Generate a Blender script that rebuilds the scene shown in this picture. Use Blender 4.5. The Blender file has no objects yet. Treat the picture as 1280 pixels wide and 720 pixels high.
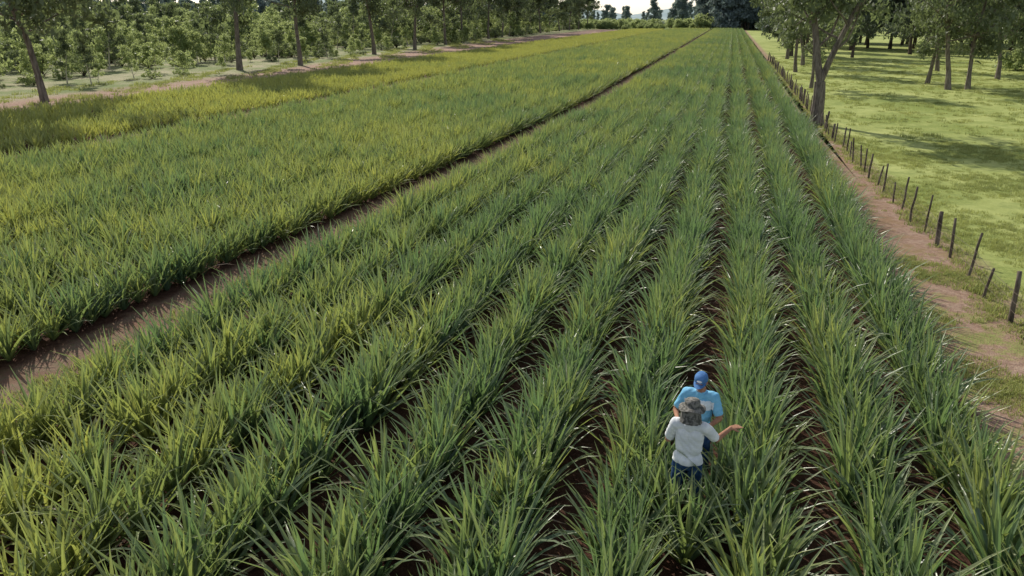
import bpy, math, random
import numpy as np
from mathutils import Vector, Matrix, Euler
random.seed(7); rng = np.random.default_rng(7)
scene = bpy.context.scene
scene.view_settings.view_transform='Standard'
scene.view_settings.look='None'
scene.view_settings.exposure=0
COL = scene.collection

# ------------------------------------------------------------ camera
H=6.2; TH=math.radians(19.7); PS=math.radians(15.35)
cd=bpy.data.cameras.new('camera'); cam=bpy.data.objects.new('camera',cd); COL.objects.link(cam)
cd.sensor_width=36; cd.lens=26.7; cd.clip_end=6000; cd.clip_start=0.1
cam.location=(0,0,H); cam.rotation_euler=(math.radians(90)-TH,0,PS)
scene.camera=cam
def inview(x,y,z=0.5,m=200):
    zz=-x*math.sin(PS)*math.cos(TH)+y*math.cos(PS)*math.cos(TH)+(H-z)*math.sin(TH)
    if zz<1.5: return False
    u=950*(x*math.cos(PS)+y*math.sin(PS))/zz
    v=950*(-x*math.sin(PS)*math.sin(TH)+y*math.cos(PS)*math.sin(TH)-(H-z)*math.cos(TH))/zz
    return abs(u)<640+m and v>-360-m

# ------------------------------------------------------------ light
el=math.radians(36); az=(-0.66,0.75)
S=Vector((az[0]*math.cos(el),az[1]*math.cos(el),math.sin(el))).normalized()
sd=bpy.data.lights.new('sun','SUN'); so=bpy.data.objects.new('sun',sd); COL.objects.link(so)
sd.energy=5.0; sd.angle=math.radians(0.55); sd.color=(1,0.94,0.83)
so.rotation_euler=S.to_track_quat('Z','Y').to_euler(); so.location=(0,0,50)
w=bpy.data.worlds.new('World'); scene.world=w; w.use_nodes=True
nt=w.node_tree; bg=nt.nodes['Background']; sky=nt.nodes.new('ShaderNodeTexSky')
sky.sky_type='NISHITA'; sky.sun_disc=False; sky.sun_elevation=el
sky.sun_rotation=math.atan2(S.x,S.y)%(2*math.pi); sky.dust_density=1.0; sky.air_density=1.0
hs=nt.nodes.new('ShaderNodeHueSaturation'); hs.inputs['Saturation'].default_value=0.55; hs.inputs['Value'].default_value=1.1
nt.links.new(sky.outputs[0],hs.inputs['Color']); nt.links.new(hs.outputs[0],bg.inputs[0]); bg.inputs[1].default_value=0.14

# ------------------------------------------------------------ node helpers
class NT:
    def __init__(s,name):
        s.m=bpy.data.materials.new(name); s.m.use_nodes=True; s.t=s.m.node_tree
        s.t.nodes.clear(); s.out=s.t.nodes.new('ShaderNodeOutputMaterial')
    def n(s,ty,**k):
        nd=s.t.nodes.new(ty)
        for a,b in k.items(): setattr(nd,a,b)
        return nd
    def set(s,sock,v):
        if hasattr(v,'is_output'): s.t.links.new(v,sock)
        elif v is not None:
            if isinstance(v,tuple) and len(v)==3 and sock.type=='RGBA': v=(*v,1)
            sock.default_value=v
    def math(s,op,a,b=None,c=None,clamp=False):
        nd=s.n('ShaderNodeMath',operation=op,use_clamp=clamp)
        s.set(nd.inputs[0],a)
        if b is not None: s.set(nd.inputs[1],b)
        if c is not None: s.set(nd.inputs[2],c)
        return nd.outputs[0]
    def mix(s,f,a,b,bt='MIX'):
        nd=s.n('ShaderNodeMix',data_type='RGBA',blend_type=bt,clamp_factor=True)
        s.set(nd.inputs[0],f); s.set(nd.inputs[6],a); s.set(nd.inputs[7],b)
        return nd.outputs[2]
    def noise(s,scale,vec=None,detail=4,rough=0.6):
        nd=s.n('ShaderNodeTexNoise'); nd.inputs['Scale'].default_value=scale
        nd.inputs['Detail'].default_value=detail; nd.inputs['Roughness'].default_value=rough
        if vec is not None: s.t.links.new(vec,nd.inputs['Vector'])
        return nd.outputs[0]
    def ss(s,v,a,b):
        nd=s.n('ShaderNodeMapRange',interpolation_type='SMOOTHSTEP')
        s.set(nd.inputs[0],v); nd.inputs[1].default_value=a; nd.inputs[2].default_value=b
        return nd.outputs[0]
    def attr(s,name,ty='GEOMETRY'):
        nd=s.n('ShaderNodeAttribute',attribute_name=name,attribute_type=ty); return nd
    def pos(s): return s.n('ShaderNodeNewGeometry').outputs['Position']
    def bsdf(s,color,rough=0.7,spec=0.3,transl=0,tcol=None,bump=None,bstr=0.3,bdist=0.05,metal=0):
        p=s.n('ShaderNodeBsdfPrincipled'); s.set(p.inputs['Base Color'],color)
        s.set(p.inputs['Roughness'],rough); p.inputs['Specular IOR Level'].default_value=spec
        p.inputs['Metallic'].default_value=metal
        if bump is not None:
            b=s.n('ShaderNodeBump'); b.inputs['Strength'].default_value=bstr; b.inputs['Distance'].default_value=bdist
            s.t.links.new(bump,b.inputs['Height']); s.t.links.new(b.outputs[0],p.inputs['Normal'])
        o=p.outputs[0]
        if transl:
            tr=s.n('ShaderNodeBsdfTranslucent'); s.set(tr.inputs[0],tcol if tcol is not None else color)
            mx=s.n('ShaderNodeMixShader'); mx.inputs[0].default_value=transl
            s.t.links.new(o,mx.inputs[1]); s.t.links.new(tr.outputs[0],mx.inputs[2]); o=mx.outputs[0]
        s.t.links.new(o,s.out.inputs[0]); return s.m

# ------------------------------------------------------------ layout warp (field rows bend gently)
YK=[-50,10,18,32,58,150,4000]; DK=[0,0,.4,1.3,2.2,2.4,2.4]
def delta(y): return float(np.interp(y,YK,DK))
def warp(xb,y):
    if xb<0: return xb+min(1,-xb/11.4)*delta(y)+ (0 if xb>-45 else -min(1,(-45-xb)/10)*float(np.interp(y,[80,200,400],[0,9,12])))
    if xb>5.2: return xb+float(np.interp(y,[17,47,4000],[0,-.75,-.75]))*max(0,1-(xb-6.3)/30 if xb>6.3 else 1)
    return xb*(1+float(np.interp(y,[10,50,4000],[0,.05,.06])))
FEND=385

# ------------------------------------------------------------ ground material (shared by soil, tracks, pasture)
g=NT('earth_and_grass')
uv=g.n('ShaderNodeUVMap',uv_map='UVMap').outputs[0]
sep=g.n('ShaderNodeSeparateXYZ'); g.t.links.new(uv,sep.inputs[0]); xb=sep.outputs[0]; yb=sep.outputs[1]
P=g.pos()
n1=g.noise(0.9,P,6,.7); n2=g.noise(0.12,P,7,.7); n3=g.noise(6,P,6,0.7); n4=g.noise(28,P,4,0.7); n5=g.noise(0.02,P,4)
xn=g.math('ADD',xb,g.math('MULTIPLY',g.math('SUBTRACT',n1,0.5),1.5))
soil=g.mix(g.ss(n3,.3,.7),(0.045,0.022,0.015),(0.11,0.055,0.036))
soil=g.mix(g.ss(n4,.58,.8),soil,(0.18,0.115,0.075))
track=g.mix(g.ss(n3,.3,.7),(0.23,0.145,0.105),(0.40,0.29,0.215))
track=g.mix(g.ss(n1,.38,.66),track,(0.26,0.145,0.10))
grass=g.mix(g.ss(n3,.3,.7),(0.15,0.20,0.045),(0.29,0.33,0.09))
grass=g.mix(g.ss(n2,.35,.65),grass,(0.41,0.44,0.155))
grass=g.mix(g.math('MULTIPLY',g.ss(n1,.45,.7),.6),grass,(0.16,0.21,0.06))
straw=g.mix(g.ss(n3,.3,.7),(0.24,0.22,0.12),(0.44,0.40,0.27))
straw=g.mix(g.ss(n2,.38,.6),straw,(0.16,0.20,0.07))
c=soil
gp=g.math('MULTIPLY',g.ss(n1,.46,.58),g.ss(n4,.3,.6))
mtr=g.ss(xn,4.1,4.5)
trk=g.mix(g.math('MULTIPLY',gp,g.math('SUBTRACT',1.0,g.math('MULTIPLY',g.ss(yb,15,25),.8))),track,grass)
c=g.mix(mtr,c,trk)
c=g.mix(g.ss(xn,6.4,7.4),c,grass)
lt=g.math('MULTIPLY',g.ss(xn,-12.6,-12.2),g.math('SUBTRACT',1.0,g.ss(xn,-10.7,-10.2)))
ltc_shaded=g.mix(g.math('MULTIPLY',g.ss(n3,.45,.65),.7),g.mix(.4,track,(0.10,0.055,0.035)),(0.12,0.12,0.06))  # left track: shadow of the plants painted in as dark brown, plus greenery
c=g.mix(lt,c,ltc_shaded)
lt2=g.math('MULTIPLY',g.ss(xn,-33.4,-32.8),g.math('SUBTRACT',1.0,g.ss(xn,-30.6,-30.0)))
c=g.mix(lt2,c,g.mix(.4,track,(0.2,0.2,0.08)))
red=g.mix(.5,track,(0.36,0.24,0.19))
c=g.mix(g.math('SUBTRACT',1.0,g.ss(xn,-50.0,-48.5)),c,red)
c=g.mix(g.math('SUBTRACT',1.0,g.ss(xn,-58,-53)),c,straw)
far=g.mix(g.ss(n5,.42,.58),(0.18,0.23,0.08),(0.30,0.33,0.13))
c=g.mix(g.ss(yb,FEND,FEND+8),c,far)
hb=g.math('ADD',g.math('MULTIPLY',n3,.6),g.math('MULTIPLY',n4,.4))
M_ground=g.bsdf(c,.95,.1,bump=hb,bstr=.9,bdist=.08)

def sheet(name,xs,ys,z=0.0,bump=0):
    V=[];F=[];U=[]
    for y in ys:
        for x in xs:
            V.append((warp(x,y),y,z)); U.append((x,y))
    nx=len(xs)
    for j in range(len(ys)-1):
        for i in range(nx-1): F.append((j*nx+i,j*nx+i+1,(j+1)*nx+i+1,(j+1)*nx+i))
    me=bpy.data.meshes.new(name); me.from_pydata(V,[],F)
    ul=me.uv_layers.new(name='UVMap')
    for l in me.loops: ul.data[l.index].uv=U[l.vertex_index]
    me.materials.append(M_ground); o=bpy.data.objects.new(name,me); COL.objects.link(o); return o
YS=[-300,-50]+list(range(0,160,4))+list(range(160,420,20))+[450,600,900,1400,2200,4500]
sheet('ground',[-4000,-1500,-600,-250,-120,-80,-62,-58,-55,-50,-48,-45,-35,-30,-20,-12,-11.4,-8,-4,0,3,5.2,6.3,12,20,36.3,60,120,300,800,2000,4000],YS)
sheet('dirt_track',[4.3,4.8,5.2,5.8,6.4,6.9],list(range(0,384,4)),0.004)
sheet('dirt_track',[-12.7,-12,-11.4,-11,-10.5],list(range(0,384,4)),0.004)
sheet('pasture',[7.0,9,12,20,28,36.3,60,120,240],list(range(0,384,6)),0.004)

# ------------------------------------------------------------ mesh util
def mk(name,V,F,mats,attr=None,midx=None,smooth=False,link=True):
    me=bpy.data.meshes.new(name); me.from_pydata([tuple(v) for v in V],[],[tuple(f) for f in F])
    for m in mats: me.materials.append(m)
    if attr is not None:
        a=me.attributes.new('lv','FLOAT_VECTOR','POINT'); a.data.foreach_set('vector',np.asarray(attr,dtype=np.float32).ravel())
    if midx is not None: me.polygons.foreach_set('material_index',midx)
    if smooth: me.polygons.foreach_set('use_smooth',[True]*len(me.polygons))
    me.update()
    o=bpy.data.objects.new(name,me)
    if link: COL.objects.link(o)
    return o

def scatter(name,pts,coll):
    """pts: list of (x,y,z, rx,ry,rz, scale)"""
    A=np.array(pts,dtype=np.float32)
    me=bpy.data.meshes.new(name); me.from_pydata(A[:,:3].tolist(),[],[])
    a=me.attributes.new('rot','FLOAT_VECTOR','POINT'); a.data.foreach_set('vector',A[:,3:6].ravel())
    a=me.attributes.new('scl','FLOAT','POINT'); a.data.foreach_set('value',A[:,6].copy())
    o=bpy.data.objects.new(name,me); COL.objects.link(o)
    gt=bpy.data.node_groups.new(name+'_scatter','GeometryNodeTree')
    gt.interface.new_socket('Geometry',in_out='INPUT',socket_type='NodeSocketGeometry')
    gt.interface.new_socket('Geometry',in_out='OUTPUT',socket_type='NodeSocketGeometry')
    N=gt.nodes; L=gt.links
    gi=N.new('NodeGroupInput'); go=N.new('NodeGroupOutput'); ip=N.new('GeometryNodeInstanceOnPoints')
    ci=N.new('GeometryNodeCollectionInfo'); ci.inputs['Collection'].default_value=coll
    ci.inputs['Separate Children'].default_value=True; ci.inputs['Reset Children'].default_value=True
    ra=N.new('GeometryNodeInputNamedAttribute'); ra.data_type='FLOAT_VECTOR'; ra.inputs[0].default_value='rot'
    sa=N.new('GeometryNodeInputNamedAttribute'); sa.data_type='FLOAT'; sa.inputs[0].default_value='scl'
    er=N.new('FunctionNodeEulerToRotation')
    L.new(gi.outputs[0],ip.inputs['Points']); L.new(ci.outputs[0],ip.inputs['Instance'])
    ip.inputs['Pick Instance'].default_value=True
    L.new(ra.outputs[0],er.inputs[0]); L.new(er.outputs[0],ip.inputs['Rotation']); L.new(sa.outputs[0],ip.inputs['Scale'])
    L.new(ip.outputs[0],go.inputs[0])
    md=o.modifiers.new('scatter','NODES'); md.node_group=gt
    return o
def collect(name,objs):
    c=bpy.data.collections.new(name)
    for o in objs: c.objects.link(o)
    return c

# ------------------------------------------------------------ pineapple plants
p=NT('pineapple_leaf')
lv=p.attr('lv'); sp=p.n('ShaderNodeSeparateXYZ'); p.t.links.new(lv.outputs['Vector'],sp.inputs[0])
rnd,tt,dry=sp.outputs
Pp=p.pos(); sx=p.n('ShaderNodeSeparateXYZ'); p.t.links.new(Pp,sx.inputs[0]); X=sx.outputs[0]; Yy=sx.outputs[1]
na=p.noise(0.10,Pp,3); nb=p.noise(0.7,Pp,3)
oi=p.n('ShaderNodeObjectInfo').outputs['Random']
yb_=p.math('MULTIPLY',p.math('SUBTRACT',1.0,p.ss(X,-11,0)),.34)
yb2=p.math('SUBTRACT',1.0,p.ss(X,-32,-28))
yf=p.math('MULTIPLY',p.ss(Yy,40,150),.15)
yel=p.math('ADD',p.math('ADD',p.math('ADD',yb_,yf),.06),p.math('MULTIPLY',yb2,.55))
yel=p.math('ADD',yel,p.math('MULTIPLY',p.math('SUBTRACT',na,.5),2.0))
yel=p.math('ADD',yel,p.math('MULTIPLY',p.math('SUBTRACT',nb,.5),.8))
yel=p.math('ADD',yel,p.math('MULTIPLY',p.math('SUBTRACT',oi,.5),.5))
yel=p.math('ADD',yel,p.math('MULTIPLY',p.math('SUBTRACT',rnd,.5),.35),clamp=True)
col=p.mix(yel,(0.090,0.150,0.095),(0.285,0.305,0.075))
tip=p.math('MULTIPLY',p.ss(tt,.4,1.0),.5)
col=p.mix(tip,col,(0.36,0.38,0.17))
col=p.mix(dry,col,(0.26,0.19,0.12))
tc=p.mix(yel,(0.20,0.33,0.10),(0.60,0.62,0.12))
tc=p.mix(dry,tc,(0.2,0.12,0.05))
M_leaf=p.bsdf(col,.40,.75,transl=.32,tcol=tc)

def pineapple(seed,nl=34,hs=1.0,n=5,wm_=1.0,nm='pineapple_plant'):
    r=random.Random(seed); V=[];F=[];A=[]
    for i in range(nl):
        k=i/nl                      # 0 = inner upright, 1 = outer
        az=i*2.39996+r.uniform(-.3,.3)
        e=math.radians(86-42*k+r.uniform(-9,9)); L=r.uniform(.80,1.08)*(0.80+.36*math.sin(math.pi*(0.25+k*.6)))*hs
        wd=r.uniform(.064,.088)*wm_; droop=r.uniform(.05,.65)*(0.3+.9*k)
        isdry=1.0 if (k>.88 and r.random()<.2) else 0.0
        rv=r.random()
        x=0.03*k; z=0.0+.04*(1-k); ea=e; tw=r.uniform(-.6,.6)
        bend=r.uniform(-.18,.18)
        base=len(V)
        for j in range(n+1):
            t=j/n
            ww=wd*(1-.1*(1-t))*(1-t**1.7)**.95*.5+.001
            a2=az+bend*t; dx,dy=-math.sin(a2),math.cos(a2)
            up=Vector((-math.sin(ea)*math.cos(a2),-math.sin(ea)*math.sin(a2),math.cos(ea)))
            c=Vector((x*math.cos(a2),x*math.sin(a2),max(z,.02)))
            side=(Vector((dx,dy,0))*math.cos(tw*t)+up*math.sin(tw*t))
            V.append(c-side*ww+up*ww*.5); V.append(c); V.append(c+side*ww+up*ww*.5)
            for _ in range(3): A.append((rv,t,isdry))
            x+=math.cos(ea)*L/n; z+=math.sin(ea)*L/n; ea-=droop*L/n*(1+2.2*t)
        for j in range(n):
            b=base+j*3
            F.append((b,b+1,b+4,b+3)); F.append((b+1,b+2,b+5,b+4))
    return mk(nm,V,F,[M_leaf],attr=A,smooth=False,link=False)
plants=collect('pineapple_plants',[pineapple(s,r_,h_) for s,r_,h_ in [(1,27,1),(2,25,1.08),(3,29,.95),(4,24,1.0),(5,28,1.05),(6,26,.9)]])
fplants=collect('far_pineapple_plants',[pineapple(s,16,h_,3,1.4) for s,h_ in [(11,1),(12,1.08),(13,.95),(14,1.0)]])

MEN=[(-0.05,8.62),(0.02,9.5)]
def wob(y,k): return .06*math.sin(y*.13+k*1.7)+.04*math.sin(y*.41+k*.9)
def rows(xlist,off,step,smin,smax,y0=2,droprate=.03,hv=.1):
    pts=[];fp=[]
    for k,x0 in enumerate(xlist):
        for li,o in enumerate((-off,off)):
            y=y0+random.random()*step
            while y<FEND:
                st=step*(1 if y<55 else (1.25 if y<140 else 1.8))
                y+=st*random.uniform(.75,1.25)
                x=warp(x0+o+wob(y,k)+random.gauss(0,.05),y)
                if not inview(x,y): continue
                dd=math.sin(y*1.1+k*5.3+li)+math.sin(y*2.37+k*2.1)
                if dd>1.84 and y<60: continue
                if random.random()<droprate: continue
                if any((x-a)**2+(y-b)**2<.26**2 for a,b in MEN): continue
                s=random.uniform(smin,smax)*(1+hv*math.sin(y*.5+k*2.2)*math.sin(y*.17+k))
                if y>60: s*=1.03
                (pts if y<55+random.uniform(-8,8) else fp).append((x,y,-.02,random.gauss(0,.10),random.gauss(0,.10),random.uniform(0,6.28),s))
    return pts,fp
main=[.80+1.5*k for k in range(-7,1)]+[2.26,3.70]
mp_,ff=rows(main,.16,.42,.86,1.16)
for x,y,s in [(-.18,8.15,.95),(.12,8.05,.9),(.02,7.7,.95),(.28,8.5,.8),(-.36,8.7,.8),(.34,9.1,.9),(-.3,9.2,.85)]:
    mp_.append((x,y,-.02,0,0,random.uniform(0,6.28),s))
scatter('pineapple_field',mp_,plants); scatter('pineapple_field',ff,fplants)
b2=[-12.95-1.46*k for k in range(12)]
pp,ff=rows(b2,.18,.46,.82,1.12,droprate=.02)
scatter('pineapple_field',pp,plants); scatter('pineapple_field',ff,fplants)
b3=[-33.8-1.4*k for k in range(10)]
pp,ff=rows(b3,.28,.52,.58,.82,droprate=.05)
scatter('pineapple_field',pp+ff,fplants)

# ------------------------------------------------------------ grass tufts
t=NT('grass_blade'); lv=t.attr('lv'); sp=t.n('ShaderNodeSeparateXYZ'); t.t.links.new(lv.outputs['Vector'],sp.inputs[0])
PP=t.pos(); nn=t.noise(.15,PP,5,.7)
gc=t.mix(t.ss(nn,.35,.65),(0.16,0.21,0.055),(0.33,0.35,0.10)); gc=t.mix(t.math('MULTIPLY',sp.outputs[0],.5),gc,(0.40,0.39,0.18))
M_grass=t.bsdf(gc,.6,.3,transl=.4,tcol=t.mix(.5,gc,(0.50,.54,.14)))
def tuft(seed,n,h,rad,name='grass_tuft'):
    r=random.Random(seed);V=[];F=[];A=[]
    for i in range(n):
        a=r.uniform(0,6.28); d=rad*math.sqrt(r.random()); x,y=d*math.cos(a),d*math.sin(a)
        b=r.uniform(0,6.28); hh=h*r.uniform(.5,1.2); ln=hh*r.uniform(.2,.9); wd=.006+h*.03
        dx,dy=math.cos(b),math.sin(b); k=len(V); rv=r.random()
        V+=[(x-dy*wd,y+dx*wd,0),(x+dy*wd,y-dx*wd,0),(x+dx*ln*.4+dy*wd*.7,y+dy*ln*.4-dx*wd*.7,hh*.65),(x+dx*ln*.4-dy*wd*.7,y+dy*ln*.4+dx*wd*.7,hh*.65),(x+dx*ln,y+dy*ln,hh)]
        A+=[(rv,0,0)]*5
        F+=[(k,k+1,k+2,k+3),(k+3,k+2,k+4)]
    return mk(name,V,F,[M_grass],attr=A,link=False)
tufts=collect('grass_tufts',[tuft(11,40,.10,.22),tuft(12,34,.13,.20),tuft(13,50,.07,.28)])
pts=[]
def addg(n,x0,x1,y0,y1,s0,s1,cond=None):
    for i in range(n):
        y=random.uniform(y0,y1); xb_=random.uniform(x0,x1); x=warp(xb_,y)
        if not inview(x,y,0,60): continue
        if cond and not cond(xb_,y): continue
        pts.append((x,y,0,0,0,random.uniform(0,6.28),random.uniform(s0,s1)))
def patchy(x,y): return math.sin(x*1.3+y*.4)+math.sin(x*.5-y*.9+1)+random.uniform(-1.5,1.5)>-.2
addg(20000,6.8,34,10,45,.5,1.0,patchy)
addg(10000,6.8,60,45,130,.8,1.6,patchy)
addg(900,6.2,6.9,8,120,.7,1.5)
addg(1900,4.6,6.4,6,22,.35,.8,lambda x,y: math.sin(x*2.1+y*.7)+math.sin(y*1.9)+random.uniform(-.9,.9)>.5)
addg(450,4.3,6.2,20,120,.4,.9,lambda x,y: math.sin(y*.7)+random.uniform(-1,1)>.5)
addg(2600,-11.4,-10.3,0,120,.6,1.4,lambda x,y: math.sin(y*.9)+random.uniform(-.9,.9)>-.2)
addg(4000,-62,-51,20,220,1.0,2.5,lambda x,y: math.sin(y*.3+x)+random.uniform(-.9,.9)>.3)
scatter('grass',pts,tufts)

# ------------------------------------------------------------ trees
def foliage_mat(name,a,b,tc,tr=.3):
    f=NT(name); lv=f.attr('lv'); s=f.n('ShaderNodeSeparateXYZ'); f.t.links.new(lv.outputs['Vector'],s.inputs[0])
    oi=f.n('ShaderNodeObjectInfo').outputs['Random']
    k=f.math('ADD',f.math('MULTIPLY',s.outputs[0],.45),f.math('MULTIPLY',s.outputs[1],.45))
    k=f.math('ADD',k,f.math('MULTIPLY',f.math('SUBTRACT',oi,.5),.35),clamp=True)
    return f.bsdf(f.mix(k,a,b),.55,.35,transl=tr,tcol=tc)
def bark_mat(name,a,b):
    f=NT(name); tcn=f.n('ShaderNodeTexCoord').outputs['Object']; mp=f.n('ShaderNodeMapping'); mp.inputs['Scale'].default_value=(4,4,.7)
    f.t.links.new(tcn,mp.inputs[0]); n=f.noise(2.2,mp.outputs[0],6,.7)
    return f.bsdf(f.mix(f.ss(n,.35,.65),a,b),.9,.15,bump=n,bstr=.8,bdist=.06)
M_euc=foliage_mat('eucalyptus_foliage',(0.06,0.08,0.045),(0.18,0.205,0.115),(0.24,0.30,0.11),.33)
M_dark=foliage_mat('dark_foliage',(0.042,0.058,0.042),(0.12,0.145,0.095),(0.15,0.20,0.085),.27)
M_far=foliage_mat('hazed_far_foliage',(0.13,0.175,0.175),(0.22,0.27,0.255),(0.22,0.28,0.23),.3)  # pale bluish greens: distance haze painted into the leaf colour
M_light=foliage_mat('sapling_foliage',(0.12,0.17,0.065),(0.31,0.37,0.16),(0.46,0.53,0.20),.43)
M_bark=bark_mat('bark',(0.10,0.08,0.065),(0.26,0.22,0.18))
M_pale=bark_mat('pale_bark',(0.36,0.32,0.26),(0.60,0.55,0.46))
M_dbark=bark_mat('dark_bark',(0.05,0.04,0.032),(0.13,0.10,0.08))

def tube(V,F,path,rad,n=7):
    base=len(V); m=len(path)
    for i,(c,r) in enumerate(zip(path,rad)):
        c=Vector(c); d=(Vector(path[min(i+1,m-1)])-Vector(path[max(i-1,0)])).normalized()
        a=d.orthogonal().normalized() if abs(d.z)<.5 else Vector((1,0,0)).cross(d).normalized()
        b=d.cross(a)
        for k in range(n):
            t=k/n*6.2832; V.append(tuple(c+(a*math.cos(t)+b*math.sin(t))*r))
    for i in range(m-1):
        for k in range(n):
            F.append((base+i*n+k,base+i*n+(k+1)%n,base+(i+1)*n+(k+1)%n,base+(i+1)*n+k))
def grow(r,p0,d,L,seg,up=.1,wig=.18):
    pts=[Vector(p0)]; d=Vector(d).normalized()
    for i in range(seg):
        d=(d+Vector((r.gauss(0,wig),r.gauss(0,wig),r.gauss(0,wig*.5)+up))).normalized()
        pts.append(pts[-1]+d*L/seg)
    return pts,d
def leaves(rs,cl,per,size,asp,hang=.6,rad=1.0,flat=.75):
    cl=np.array([tuple(c) for c in cl]); K=len(cl)
    sh=rs.random(K); cr=rad*(.6+.8*rs.random(K))
    idx=np.repeat(np.arange(K),per); N=len(idx)
    off=rs.normal(size=(N,3)); off/=np.linalg.norm(off,axis=1)[:,None]+1e-6
    off*=(rs.random(N)**.5)[:,None]; off[:,2]*=flat
    c=cl[idx]+off*cr[idx][:,None]
    a=rs.normal(size=(N,3)); a[:,2]-=hang*2; a/=np.linalg.norm(a,axis=1)[:,None]
    b=np.cross(a,rs.normal(size=(N,3))); b/=np.linalg.norm(b,axis=1)[:,None]+1e-6
    l=(size*(.6+.8*rs.random(N)))[:,None]
    V=np.stack([c-a*l*.5,c+b*l*asp*.5,c+a*l*.5,c-b*l*asp*.5],1).reshape(-1,3)
    at=np.zeros((N,3)); at[:,0]=rs.random(N); at[:,1]=sh[idx]
    return V,np.repeat(at,4,0),np.arange(N*4).reshape(-1,4)
def tree(name,seed,h,tr,c0,spread,nl,per,lsize,mf,mb,lean=(0,0),fork=False,asp=.4,crad=1.1,hang=.6,nsub=3,low=0):
    r=random.Random(seed); rs=np.random.default_rng(seed); V=[];F=[];cl=[]
    trunks=[]
    def trunk(p0,d,L,r0):
        pts,dd=grow(r,p0,d,L,9,.05,.07)
        rad=[max(.03,r0*(1-.85*i/9)) for i in range(10)]
        if p0[2]<.1: rad[0]*=1.35; 
        tube(V,F,pts,rad,9); trunks.append((pts,rad)); return pts
    if fork:
        pts,dd=grow(r,(0,0,-.1),(lean[0],lean[1],1),h*.16,4,.05,.04); tube(V,F,pts,[tr*1.35,tr*1.05,tr,tr*.95,tr*.9],10)
        trunk(pts[-1],(lean[0]-.22,lean[1]+.1,1),h*.8,tr*.62)
        trunk(pts[-1]-Vector((0,0,.1)),(lean[0]+.20,lean[1]-.1,1),h*.75,tr*.55)
    else: trunk((0,0,-.1),(lean[0],lean[1],1),h,tr)
    for pts,rad in trunks:
        for i in range(nl):
            f=c0+(1-c0)*((i+r.random())/nl)*.97
            z=f*(len(pts)-1); k=min(int(z),len(pts)-2); q=pts[k].lerp(pts[k+1],z-k); rr=rad[k]
            a=i*2.4+r.uniform(-.5,.5); L=spread*(1.15-.75*f)*r.uniform(.6,1.2)
            bp,bd=grow(r,q,(math.cos(a),math.sin(a),r.uniform(.15,.7)),L,5,.06,.2)
            b0=max(.02,rr*.42); tube(V,F,bp,[b0*(1-.15*j) for j in range(6)],5)
            for s in range(nsub):
                k2=r.randint(2,5); sp_,_=grow(r,bp[k2],(r.gauss(0,1),r.gauss(0,1),r.uniform(-.3,.8)),L*.4,3,0,.3)
                tube(V,F,sp_,[b0*.4,b0*.3,b0*.2,b0*.08],4); cl.append(sp_[-1]); cl.append(sp_[-2])
            cl.append(bp[-1])
        cl.append(pts[-1])
    for i in range(low):      # low hanging sprays
        a=r.uniform(0,6.28); dd_=spread*(.3+.5*r.random()); q=Vector((math.cos(a)*dd_,math.sin(a)*dd_,h*r.uniform(.2,.42)))
        pts,rad=trunks[0]; tube(V,F,[pts[3],pts[3].lerp(q,.5)+Vector((0,0,.5)),q],[.05,.03,.01],4); cl.append(q); cl.append(q.lerp(pts[3],.25))
    nb=len(F); LV,LA,LF=leaves(rs,cl,per,lsize,asp,hang,crad)
    VV=np.vstack([np.array(V),LV]); AA=np.vstack([np.zeros((len(V),3)),LA])
    FF=list(F)+ (LF+len(V)).tolist()
    mi=[0]*nb+[1]*len(LF)
    o=mk(name,VV,FF,[mb,mf],attr=AA,midx=mi,link=False)
    return o
def place(name,src,x,y,s=1,rot=None,z=0):
    o=bpy.data.objects.new(name,src.data); COL.objects.link(o); o.location=(x,y,z)
    o.rotation_euler=(0,0,random.uniform(0,6.28) if rot is None else rot); o.scale=(s,s,s*random.uniform(.95,1.08)); return o
E=[tree('eucalyptus_tree',20+i,22,.31,.30,7.8,22,85,.6,M_euc,M_bark,asp=.45,crad=1.6,low=3) for i in range(4)]
E2=tree('eucalyptus_tree',29,17,.22,.24,8.0,24,90,.5,M_euc,M_bark,asp=.45,crad=1.5,low=5)
for i,(x,y) in enumerate([(-54,30),(-55,94),(-57.5,84),(-58.8,125),(-59.7,145.5),(-63,172),(-65,190),(-68.6,208),(-68,222),(-68,236),(-70,252),(-70,266),(-71,282),(-71,300),(-72,320),(-72,340),(-72,362),(-72,385),(-72,408)]):
    place('eucalyptus_tree',E[i%4],x,y,random.uniform(.85,1.1))
place('eucalyptus_tree',E2,-50.3,48,1.15,rot=1.0)
# tree on the fence line
B=tree('fence_eucalyptus',41,17,.36,.14,5.2,14,60,.42,M_euc,M_bark,lean=(-.06,0),fork=True,asp=.36,crad=.95,nsub=3)
place('eucalyptus_tree',B,5.45,50,1,rot=0.0)
G=[tree('gum_tree',50+i,15,.22,.26,5.2,17,54,.42,M_euc,M_bark,lean=(.10*(i-1),0),asp=.36,crad=.95,low=7) for i in range(3)]
for i,(x,y,s) in enumerate([(19.1,77.8,1),(20.8,78.3,.9),(18.7,84,.85),(27,92,1),(33,98,1.1),(24,104,1),(9.5,112,1.05),(8.5,128,1.1),(7.6,98,.9),(30,80,.95),(7.4,76,.7)]):
    place('gum_tree',G[i%3],x,y,s)
D=[tree('grove_tree',60+i,18,.28,.10,4.6,22,50,.55,M_dark,M_dbark,asp=.35,crad=1.15,low=6) for i in range(3)]
dc=collect('grove_trees',D); pts=[]
for i in range(110):
    y=random.uniform(135,225); x=random.uniform(9,110)
    pts.append((x,y,0,0,0,random.uniform(0,6.28),random.uniform(.75,1.15)))
scatter('tree_grove',pts,dc)
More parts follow.
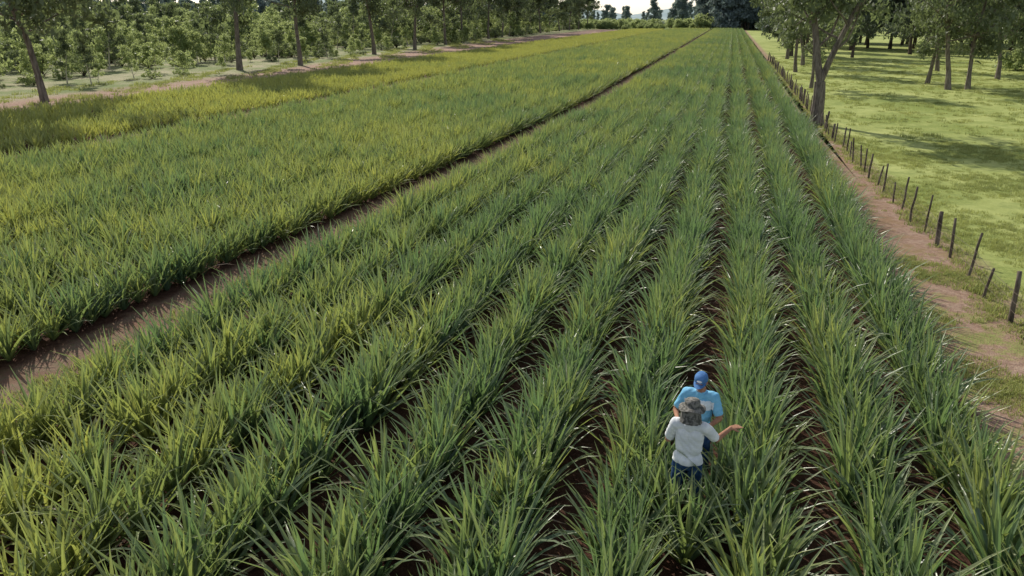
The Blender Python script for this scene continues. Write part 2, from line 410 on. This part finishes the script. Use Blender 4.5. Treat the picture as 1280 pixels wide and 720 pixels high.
# saplings and scrub
SP=[tree('young_tree',70+i,h_,.075,.10,1.6,14,18,.30,M_light,M_pale,asp=.5,crad=.5,nsub=2) for i,h_ in enumerate([4.5,6,3.6,5.2])]
SP+=[tree('young_tree',76,7,.09,.25,2.2,14,26,.34,M_euc,M_pale,asp=.5,crad=.65,nsub=2)]
def bush(name,seed,R,hh,n,per,size,mf):
    r=random.Random(seed); rs=np.random.default_rng(seed); cl=[];V=[];F=[]
    for i in range(n):
        a=r.uniform(0,6.28); d=R*math.sqrt(r.random()); zz=hh*(1-(d/R)**2*.6)*r.uniform(.25,1.0)
        q=Vector((d*math.cos(a),d*math.sin(a),zz)); cl.append(q)
        if i%2==0: tube(V,F,[(0,0,0),(q.x*.4,q.y*.4,q.z*.5),tuple(q)],[.05,.035,.015],4)
    nb=len(F); LV,LA,LF=leaves(rs,cl,per,size,.5,.2,R*.3)
    return mk(name,np.vstack([np.array(V),LV]),list(F)+(LF+len(V)).tolist(),[M_dbark,mf],attr=np.vstack([np.zeros((len(V),3)),LA]),midx=[0]*nb+[1]*len(LF),link=False)
BU=[bush('shrub',80+i,1.4,2.2,26,26,.28,M_light) for i in range(2)]+[bush('shrub',85,1.3,1.7,18,28,.26,M_euc),bush('shrub',86,1.8,2.6,24,28,.3,M_euc)]
sc=collect('scrub_plants',SP+BU); pts=[]
for i in range(6600):
    y=random.uniform(15,420); x=random.uniform(-57,-215)-(0 if y<80 else (y-80)*.06)
    if not inview(x,y,3,120): continue
    if math.sin(x*.13)+math.sin(y*.09+x*.05)+random.uniform(-1,1.4)<-1.0: continue
    sc_=random.uniform(.5,1.15)*(1 if y<150 else 1.35)
    if x>-66: sc_*=.65
    pts.append((x,y,0,0,0,random.uniform(0,6.28),sc_))
scatter('young_tree_plantation',pts,sc)
# far vegetation
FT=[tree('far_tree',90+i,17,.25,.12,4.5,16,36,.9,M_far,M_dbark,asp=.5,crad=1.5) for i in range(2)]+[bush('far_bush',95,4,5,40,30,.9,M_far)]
fc=collect('far_trees',FT); pts=[]
for i in range(800):
    y=random.uniform(430,900); x=random.uniform(-800,500)
    d=x/y
    if -.22<d<-.07:
        s=random.uniform(.5,.95)
    else: s=random.uniform(.8,1.3)
    pts.append((x,y,0,0,0,random.uniform(0,6.28),s))
for i in range(70): pts.append((random.uniform(-14,45),random.uniform(394,430),0,0,0,random.uniform(0,6.28),random.uniform(1.0,1.7)))
for i in range(9): pts.append((random.uniform(8,40),random.uniform(300,390),0,0,0,random.uniform(0,6.28),random.uniform(.9,1.5)))
for i in range(90): pts.append((random.uniform(-240,-78),random.uniform(300,430),0,0,0,random.uniform(0,6.28),random.uniform(.6,.9)))
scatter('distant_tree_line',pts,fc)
LB=bush('light_shrub',101,3.4,4.6,60,60,.5,M_light)
for x,y,s in [(-14,390,1.5),(-19,396,1.1),(33.6,108,.6)]: place('shrub',LB,x,y,s)
lc=collect('light_shrubs',[LB]); pts=[]
for i in range(130): pts.append((random.uniform(-95,-22),random.uniform(392,500),0,0,0,random.uniform(0,6.28),random.uniform(.5,1.1)))
scatter('shrub_thicket',pts,lc)
# hills
hm=NT('hazed_hill_vegetation'); hp=hm.pos(); hn=hm.noise(.02,hp,6)
M_hill=hm.bsdf(hm.mix(hm.ss(hn,.35,.65),(0.22,0.29,0.31),(0.32,0.39,0.38)),.95,.1)  # blue-green with the aerial haze mixed into the hill colour
V=[];F=[];nx=120;ny=8
for j in range(ny):
    for i in range(nx):
        x=-2600+i*5200/(nx-1); y=1500+j*180
        hh=(34+14*math.sin(x*.004)+9*math.sin(x*.011+1)+5*math.sin(x*.03))*math.sin(math.pi*j/(ny-1))
        V.append((x,y,max(hh,-1)-.5))
for j in range(ny-1):
    for i in range(nx-1): F.append((j*nx+i,j*nx+i+1,(j+1)*nx+i+1,(j+1)*nx+i))
mk('hills',V,F,[M_hill],smooth=True)

# ------------------------------------------------------------ fence
M_post=bark_mat('weathered_wood',(0.06,0.045,0.035),(0.20,0.165,0.13))
wm=NT('rusty_wire'); M_wire=wm.bsdf((0.12,0.09,0.07),.6,.4,metal=.6)
V=[];F=[];tops=[]; y=11.0; r=random.Random(3)
while y<125:
    x=warp(6.35,y)+r.gauss(0,.05); hh=r.choice([1.15,1.1,1.0,.85,.75]); th=r.choice([.065,.055,.035,.03,.04])
    lx,ly=r.gauss(0,.07),r.gauss(0,.07)
    path=[(x,y,-.1),(x+lx*.3+r.gauss(0,.015),y+ly*.3,hh*.35),(x+lx*.7,y+ly*.7+r.gauss(0,.015),hh*.7),(x+lx,y+ly,hh),(x+lx,y+ly,hh+.01)]
    tube(V,F,path,[th*1.05,th,th*.95,th*.85,.002],8)
    tops.append((Vector(path[0]),Vector(path[3]),hh)); y+=r.uniform(.6,1.7)
n0=len(F)
for hz in (.3,.5,.7):
    path=[]
    for b,tp,hh in tops:
        q=b.lerp(tp,(hz+.1)/(hh+.1)); q.x-=.05; path.append(tuple(q))
    tube(V,F,path,[.004]*len(path),4)
mk('wooden_fence',V,F,[M_post,M_wire],midx=[0]*n0+[1]*(len(F)-n0),smooth=True)

# ------------------------------------------------------------ people
def fabric(name,a,b,sc=18):
    f=NT(name); o=f.n('ShaderNodeTexCoord').outputs['Object']; n=f.noise(sc,o,4); n2=f.noise(200,o,2)
    return f.bsdf(f.mix(f.ss(n,.4,.6),a,b),.85,.2,bump=n2,bstr=.2,bdist=.004)
M_skin=fabric('skin',(0.32,0.16,0.10),(0.40,0.21,0.13),9)
M_white=fabric('white_cotton',(0.66,0.68,0.70),(0.78,0.79,0.80),7)
M_blue=fabric('light_blue_jersey',(0.16,0.42,0.64),(0.21,0.50,0.72),7)
M_wtrim=fabric('white_jersey_panel',(0.62,0.68,0.72),(0.7,0.74,0.78),7)
M_jean=fabric('denim',(0.015,0.045,0.12),(0.035,0.085,0.19),12)
M_shoe=fabric('boot_leather',(0.03,0.02,0.015),(0.06,0.04,0.03),12)
M_cap=fabric('blue_cap_cloth',(0.06,0.16,0.36),(0.09,0.21,0.45),9)
M_camo=fabric('camouflage_cloth',(0.06,0.06,0.052),(0.20,0.19,0.17),22)
M_eye=fabric('eye_dark',(0.01,0.01,0.01),(0.02,0.02,0.02)); M_hair=fabric('black_hair',(0.012,0.01,0.009),(0.03,0.025,0.02),40)
M_lip=fabric('lip',(0.22,0.08,0.06),(0.25,0.09,0.07))

def ico():
    import bmesh
    bm=bmesh.new(); bmesh.ops.create_icosphere(bm,subdivisions=3,radius=1); v=[tuple(q.co) for q in bm.verts]; f=[[q.index for q in fc.verts] for fc in bm.faces]; bm.free(); return v,f
IV,IF=ico()
class Body:
    def __init__(s): s.V=[];s.F=[];s.seg=[]
    def ball(s,c,r,M=None):
        if not hasattr(r,'__len__'): r=(r,r,r)
        b=len(s.V)
        for v in IV:
            q=Vector((v[0]*r[0],v[1]*r[1],v[2]*r[2]))
            if M: q=M@q
            s.V.append(tuple(Vector(c)+q))
        s.F+=[[i+b for i in f] for f in IF]
    def cap(s,p0,p1,r0,r1,tag,sy=1.0):
        p0=Vector(p0);p1=Vector(p1); n=max(2,int((p1-p0).length/(.35*min(r0,r1)))+1)
        for i in range(n+1):
            t=i/n; rr=r0+(r1-r0)*t; s.ball(p0.lerp(p1,t),(rr,rr*sy,rr))
        s.seg.append((p0,p1,tag,(r0+r1)/2))
def hand(B,w,d,n,thumb=1,curl=.35,point=False):
    w=Vector(w);d=Vector(d).normalized();n=Vector(n);n=(n-d*n.dot(d)).normalized();s=d.cross(n)*thumb
    for k,o in enumerate((.030,.010,-.010,-.030)):
        kn=w+d*.088+s*o; B.cap(w+d*.005+s*o*.6,kn,.017,.014,'skin')
        L=(.075,.083,.077,.06)[k]; cu=curl*(1+.15*k); 
        if point and k==0: cu=.08
        a=0;q=kn
        for j,fr in enumerate((.45,.31,.24)):
            a+=cu; q2=q+(d*math.cos(a)+n*math.sin(a)+s*o*.6)*L*fr; B.cap(q,q2,.0098-.0008*j,.0092-.001*j,'skin'); q=q2
    q=w+d*.03+s*.028
    q1=q+(d*.6+s*.75+n*.25).normalized()*.04; q2=q1+(d*.85+s*.35+n*.35).normalized()*.032
    B.cap(q,q1,.014,.012,'skin'); B.cap(q1,q2,.011,.009,'skin')
def person(name,loc,rotz,armR,armL,mats,head_rot,hat,longsleeve=.55,lean=0):
    B=Body()
    B.cap((0,0,.98),(0,.0,1.10),.125,.118,'shirt',.82); B.cap((-.05,0,1.10),(-.06,0,1.30),.105,.105,'shirt',.95); B.cap((.05,0,1.10),(.06,0,1.30),.105,.105,'shirt',.95)
    B.cap((-.155,-.005,1.405),(.155,-.005,1.405),.062,.062,'shirt'); B.cap((0,-.01,1.40),(0,.0,1.455),.09,.06,'shirt',.9)
    B.cap((0,0,1.45),(0,.015,1.55),.054,.052,'skin')
    B.cap((-.07,0,.93),(.07,0,.93),.105,.105,'pants'); B.cap((0,-.03,.92),(0,-.03,.9),.11,.11,'pants')
    for sx in (-1,1):
        hp=(sx*.09,0,.88); kn=(sx*.12,.03*(1 if sx>0 else -.5)+.02,.48); an=(sx*.13,-.02+.05*sx,.09)
        B.cap(hp,kn,.092,.064,'pants'); B.cap(kn,an,.064,.052,'pants'); B.cap((an[0],an[1]-.01,.05),(an[0]+sx*.02,an[1]+.16,.035),.045,.036,'shoe')
    for sx,arm in ((1,armR),(-1,armL)):
        sh=Vector((sx*.18,-.005,1.40)); elb=Vector(arm[0]); wr=Vector(arm[1])
        m=sh.lerp(elb,longsleeve*1.2 if longsleeve<.8 else 1.0)
        B.cap(sh,m,.062,.052,'shirt'); B.cap(m,elb,.047,.041,'skin'); B.cap(elb,wr,.040,.027,'skin')
        hand(B,wr,arm[2],arm[3],thumb=arm[4],curl=arm[5],point=arm[6])
    # head
    pv=Vector((0,.012,1.53)); R=Euler(head_rot).to_matrix()
    def T(q): return pv+R@(Vector(q)-pv)
    def hb(c,r): B.ball(T(c),r,R)
    hb((0,.0,1.640),(.078,.095,.090)); hb((0,.035,1.590),(.060,.065,.075)); hb((0,.068,1.535),(.026,.022,.020)); hb((0,.045,1.60),(.066,.055,.05))
    hb((0,.094,1.665),(.045,.012,.010))
    for t_ in range(5): hb((0,.098+.005*t_,1.645-.012*t_),(.008+.0018*t_,.010,.010))
    for sx in (-1,1): hb((sx*.080,.005,1.62),(.010,.020,.032)); hb((sx*.045,.07,1.605),(.02,.016,.016))
    hb((0,.093,1.572),(.024,.010,.010))
    B.seg.append((T((0,0,1.70)),T((0,.04,1.55)),'skin',.08))
    me=bpy.data.meshes.new('body'); me.from_pydata(B.V,[],B.F)
    o=bpy.data.objects.new('tmp',me); COL.objects.link(o)
    rm=o.modifiers.new('r','REMESH'); rm.mode='VOXEL'; rm.voxel_size=.0062
    sm=o.modifiers.new('s','SMOOTH'); sm.factor=.5; sm.iterations=3
    dg=bpy.context.evaluated_depsgraph_get(); dg.update()
    m2=bpy.data.meshes.new_from_object(o.evaluated_get(dg)); bpy.data.objects.remove(o)
    n=len(m2.vertices); co=np.empty(n*3); m2.vertices.foreach_get('co',co); co=co.reshape(-1,3)
    nr=np.empty(n*3); m2.vertices.foreach_get('normal',nr); nr=nr.reshape(-1,3)
    tags=['skin','shirt','pants','shoe','trim']; best=np.full(n,1e9); bt=np.zeros(n,int)
    for a,b,tg,rr in B.seg:
        a=np.array(a);b=np.array(b);ab=b-a; tt_=np.clip(((co-a)@ab)/(ab@ab),0,1); d=np.linalg.norm(co-(a+tt_[:,None]*ab),axis=1)-rr
        k=d<best; best[k]=d[k]; bt[k]=tags.index(tg)
    tz=np.abs(co[:,0])<.25
    bt[(bt==2)&(co[:,2]>.90)&tz]=1; bt[(bt==1)&(co[:,2]<.90)]=2
    if mats.get('trim'): bt[(bt==1)&(co[:,2]<1.36)&(co[:,2]>1.24)&(np.abs(co[:,0])<.2)]=4
    cl=(bt==1)|(bt==4)|(bt==2)
    wr_=np.sin(co[:,2]*55+co[:,0]*30)*np.sin(co[:,0]*40-co[:,1]*35+co[:,2]*18)*.004
    co2=co+nr*np.where(cl,np.where(bt==2,.008,.014)+wr_,0)[:,None]
    m2.vertices.foreach_set('co',co2.ravel())
    m2.materials.clear()
    for k in tags: m2.materials.append(mats.get(k) or mats['shirt'])
    nl=len(m2.loops); lvx=np.empty(nl,int); m2.loops.foreach_get('vertex_index',lvx)
    ls=np.empty(len(m2.polygons),int); m2.polygons.foreach_get('loop_start',ls)
    m2.polygons.foreach_set('material_index',bt[lvx[ls]].astype(np.int32)); m2.polygons.foreach_set('use_smooth',[True]*len(m2.polygons)); m2.update()
    root=bpy.data.objects.new(name,None); COL.objects.link(root); root.location=loc; root.rotation_euler=(0,0,rotz)
    def child(nm,ob): ob.name=nm; ob.parent=root; return ob
    bo=bpy.data.objects.new('body',m2); COL.objects.link(bo); child('body',bo)
    def blob(nm,c,r,mat):
        V=[tuple(T(Vector(c)+Vector((v[0]*r[0],v[1]*r[1],v[2]*r[2])))) for v in IV]; child(nm,mk(nm,V,IF,[mat],smooth=True))
    for sx in (-1,1): blob('eye',(sx*.031,.089,1.640),(.012,.007,.006),M_eye); blob('eyebrow',(sx*.031,.101,1.664),(.018,.006,.004),M_hair)
    blob('mouth',(0,.101,1.572),(.022,.005,.004),M_lip)
    blob('hair',(0,-.014,1.652),(.083,.090,.082),M_hair)
    def lathe(nm,prof,mat,n=40,sx=1,sy=1,cy=-.003,wav=0):
        V=[];F=[]
        for (rr,z) in prof:
            for k in range(n):
                t_=k/n*6.2832; zz=z+wav*rr*math.sin(3*t_)*(1 if rr>.12 else 0)
                V.append(tuple(T((rr*sx*math.cos(t_),cy+rr*sy*math.sin(t_),zz))))
        for i in range(len(prof)-1):
            for k in range(n): F.append((i*n+k,i*n+(k+1)%n,(i+1)*n+(k+1)%n,(i+1)*n+k))
        return child(nm,mk(nm,V,F,[mat],smooth=True))
    if hat=='sun':
        lathe('hat',[(.001,1.765),(.05,1.763),(.085,1.752),(.098,1.73),(.102,1.69),(.106,1.672),(.135,1.662),(.175,1.640),(.178,1.636),(.135,1.655),(.1,1.665)],M_camo,sx=.93,sy=1.05,wav=.09)
        V=[];F=[];n=22
        for j in range(8):
            for k in range(n+1):
                t_=math.radians(185+170*k/n); rr=.112+.012*j/7*2+.006*math.sin(k*1.9+j*.4)
                V.append(tuple(T((rr*math.cos(t_),-.003+rr*1.05*math.sin(t_)-.004*j,1.668-.028*j))))
        for j in range(7):
            for k in range(n): a=j*(n+1)+k; F.append((a,a+1,a+n+2,a+n+1))
        child('neck_flap',mk('neck_flap',V,F,[M_camo],smooth=True))
    else:
        lathe('cap',[(.001,1.757),(.04,1.754),(.075,1.738),(.093,1.71),(.099,1.675),(.099,1.662),(.094,1.662)],M_cap,sx=.90,sy=1.03)
        V=[];F=[];n=16
        for s_ in (0,1):
            for j in range(6):
                for k in range(n+1):
                    t_=math.radians(20+140*k/n); ext=.085*j/5*math.sin(math.radians(180*k/n))**.6
                    x=.090*math.cos(t_); y_=.097*math.sin(t_)+ext
                    V.append(tuple(T((x,y_,1.668-.10*(ext)-1.8*x*x-.004*s_))))
        m_=6*(n+1)
        for s_ in (0,1):
            for j in range(5):
                for k in range(n): a=s_*m_+j*(n+1)+k; F.append((a,a+1,a+n+2,a+n+1))
        child('cap_visor',mk('cap_visor',V,F,[M_cap],smooth=True))
        blob('cap_badge',(0,.086,1.700),(.034,.014,.020),M_white)
    return root
# man with sun hat: back to the camera, right arm reaching out over the plants
person('farmer_in_sun_hat',(-.06,8.62,0),math.radians(-6),
  ((.32,.13,1.20),(.46,.31,1.29),(.80,.50,.12),(0,.2,-1),-1,.18,True),
  ((-.27,.06,1.12),(-.20,.28,1.10),(.3,1,.1),(.9,-.3,-.2),1,.45,False),
  {'skin':M_skin,'shirt':M_white,'pants':M_jean,'shoe':M_shoe},(-.12,0,.05),'sun',.62)
# man with blue cap: facing the camera, looking down
person('farmer_in_blue_cap',(.03,9.48,0),math.radians(172),
  ((.31,.03,1.13),(.24,.25,1.12),(-.25,1,-.1),(-.9,-.3,-.2),-1,.5,False),
  ((-.28,.05,1.13),(-.16,.27,1.08),(.35,1,-.1),(.9,-.3,-.2),1,.5,False),
  {'skin':M_skin,'shirt':M_blue,'pants':M_jean,'shoe':M_shoe,'trim':M_wtrim},(-.38,0,-.1),'cap',.6)
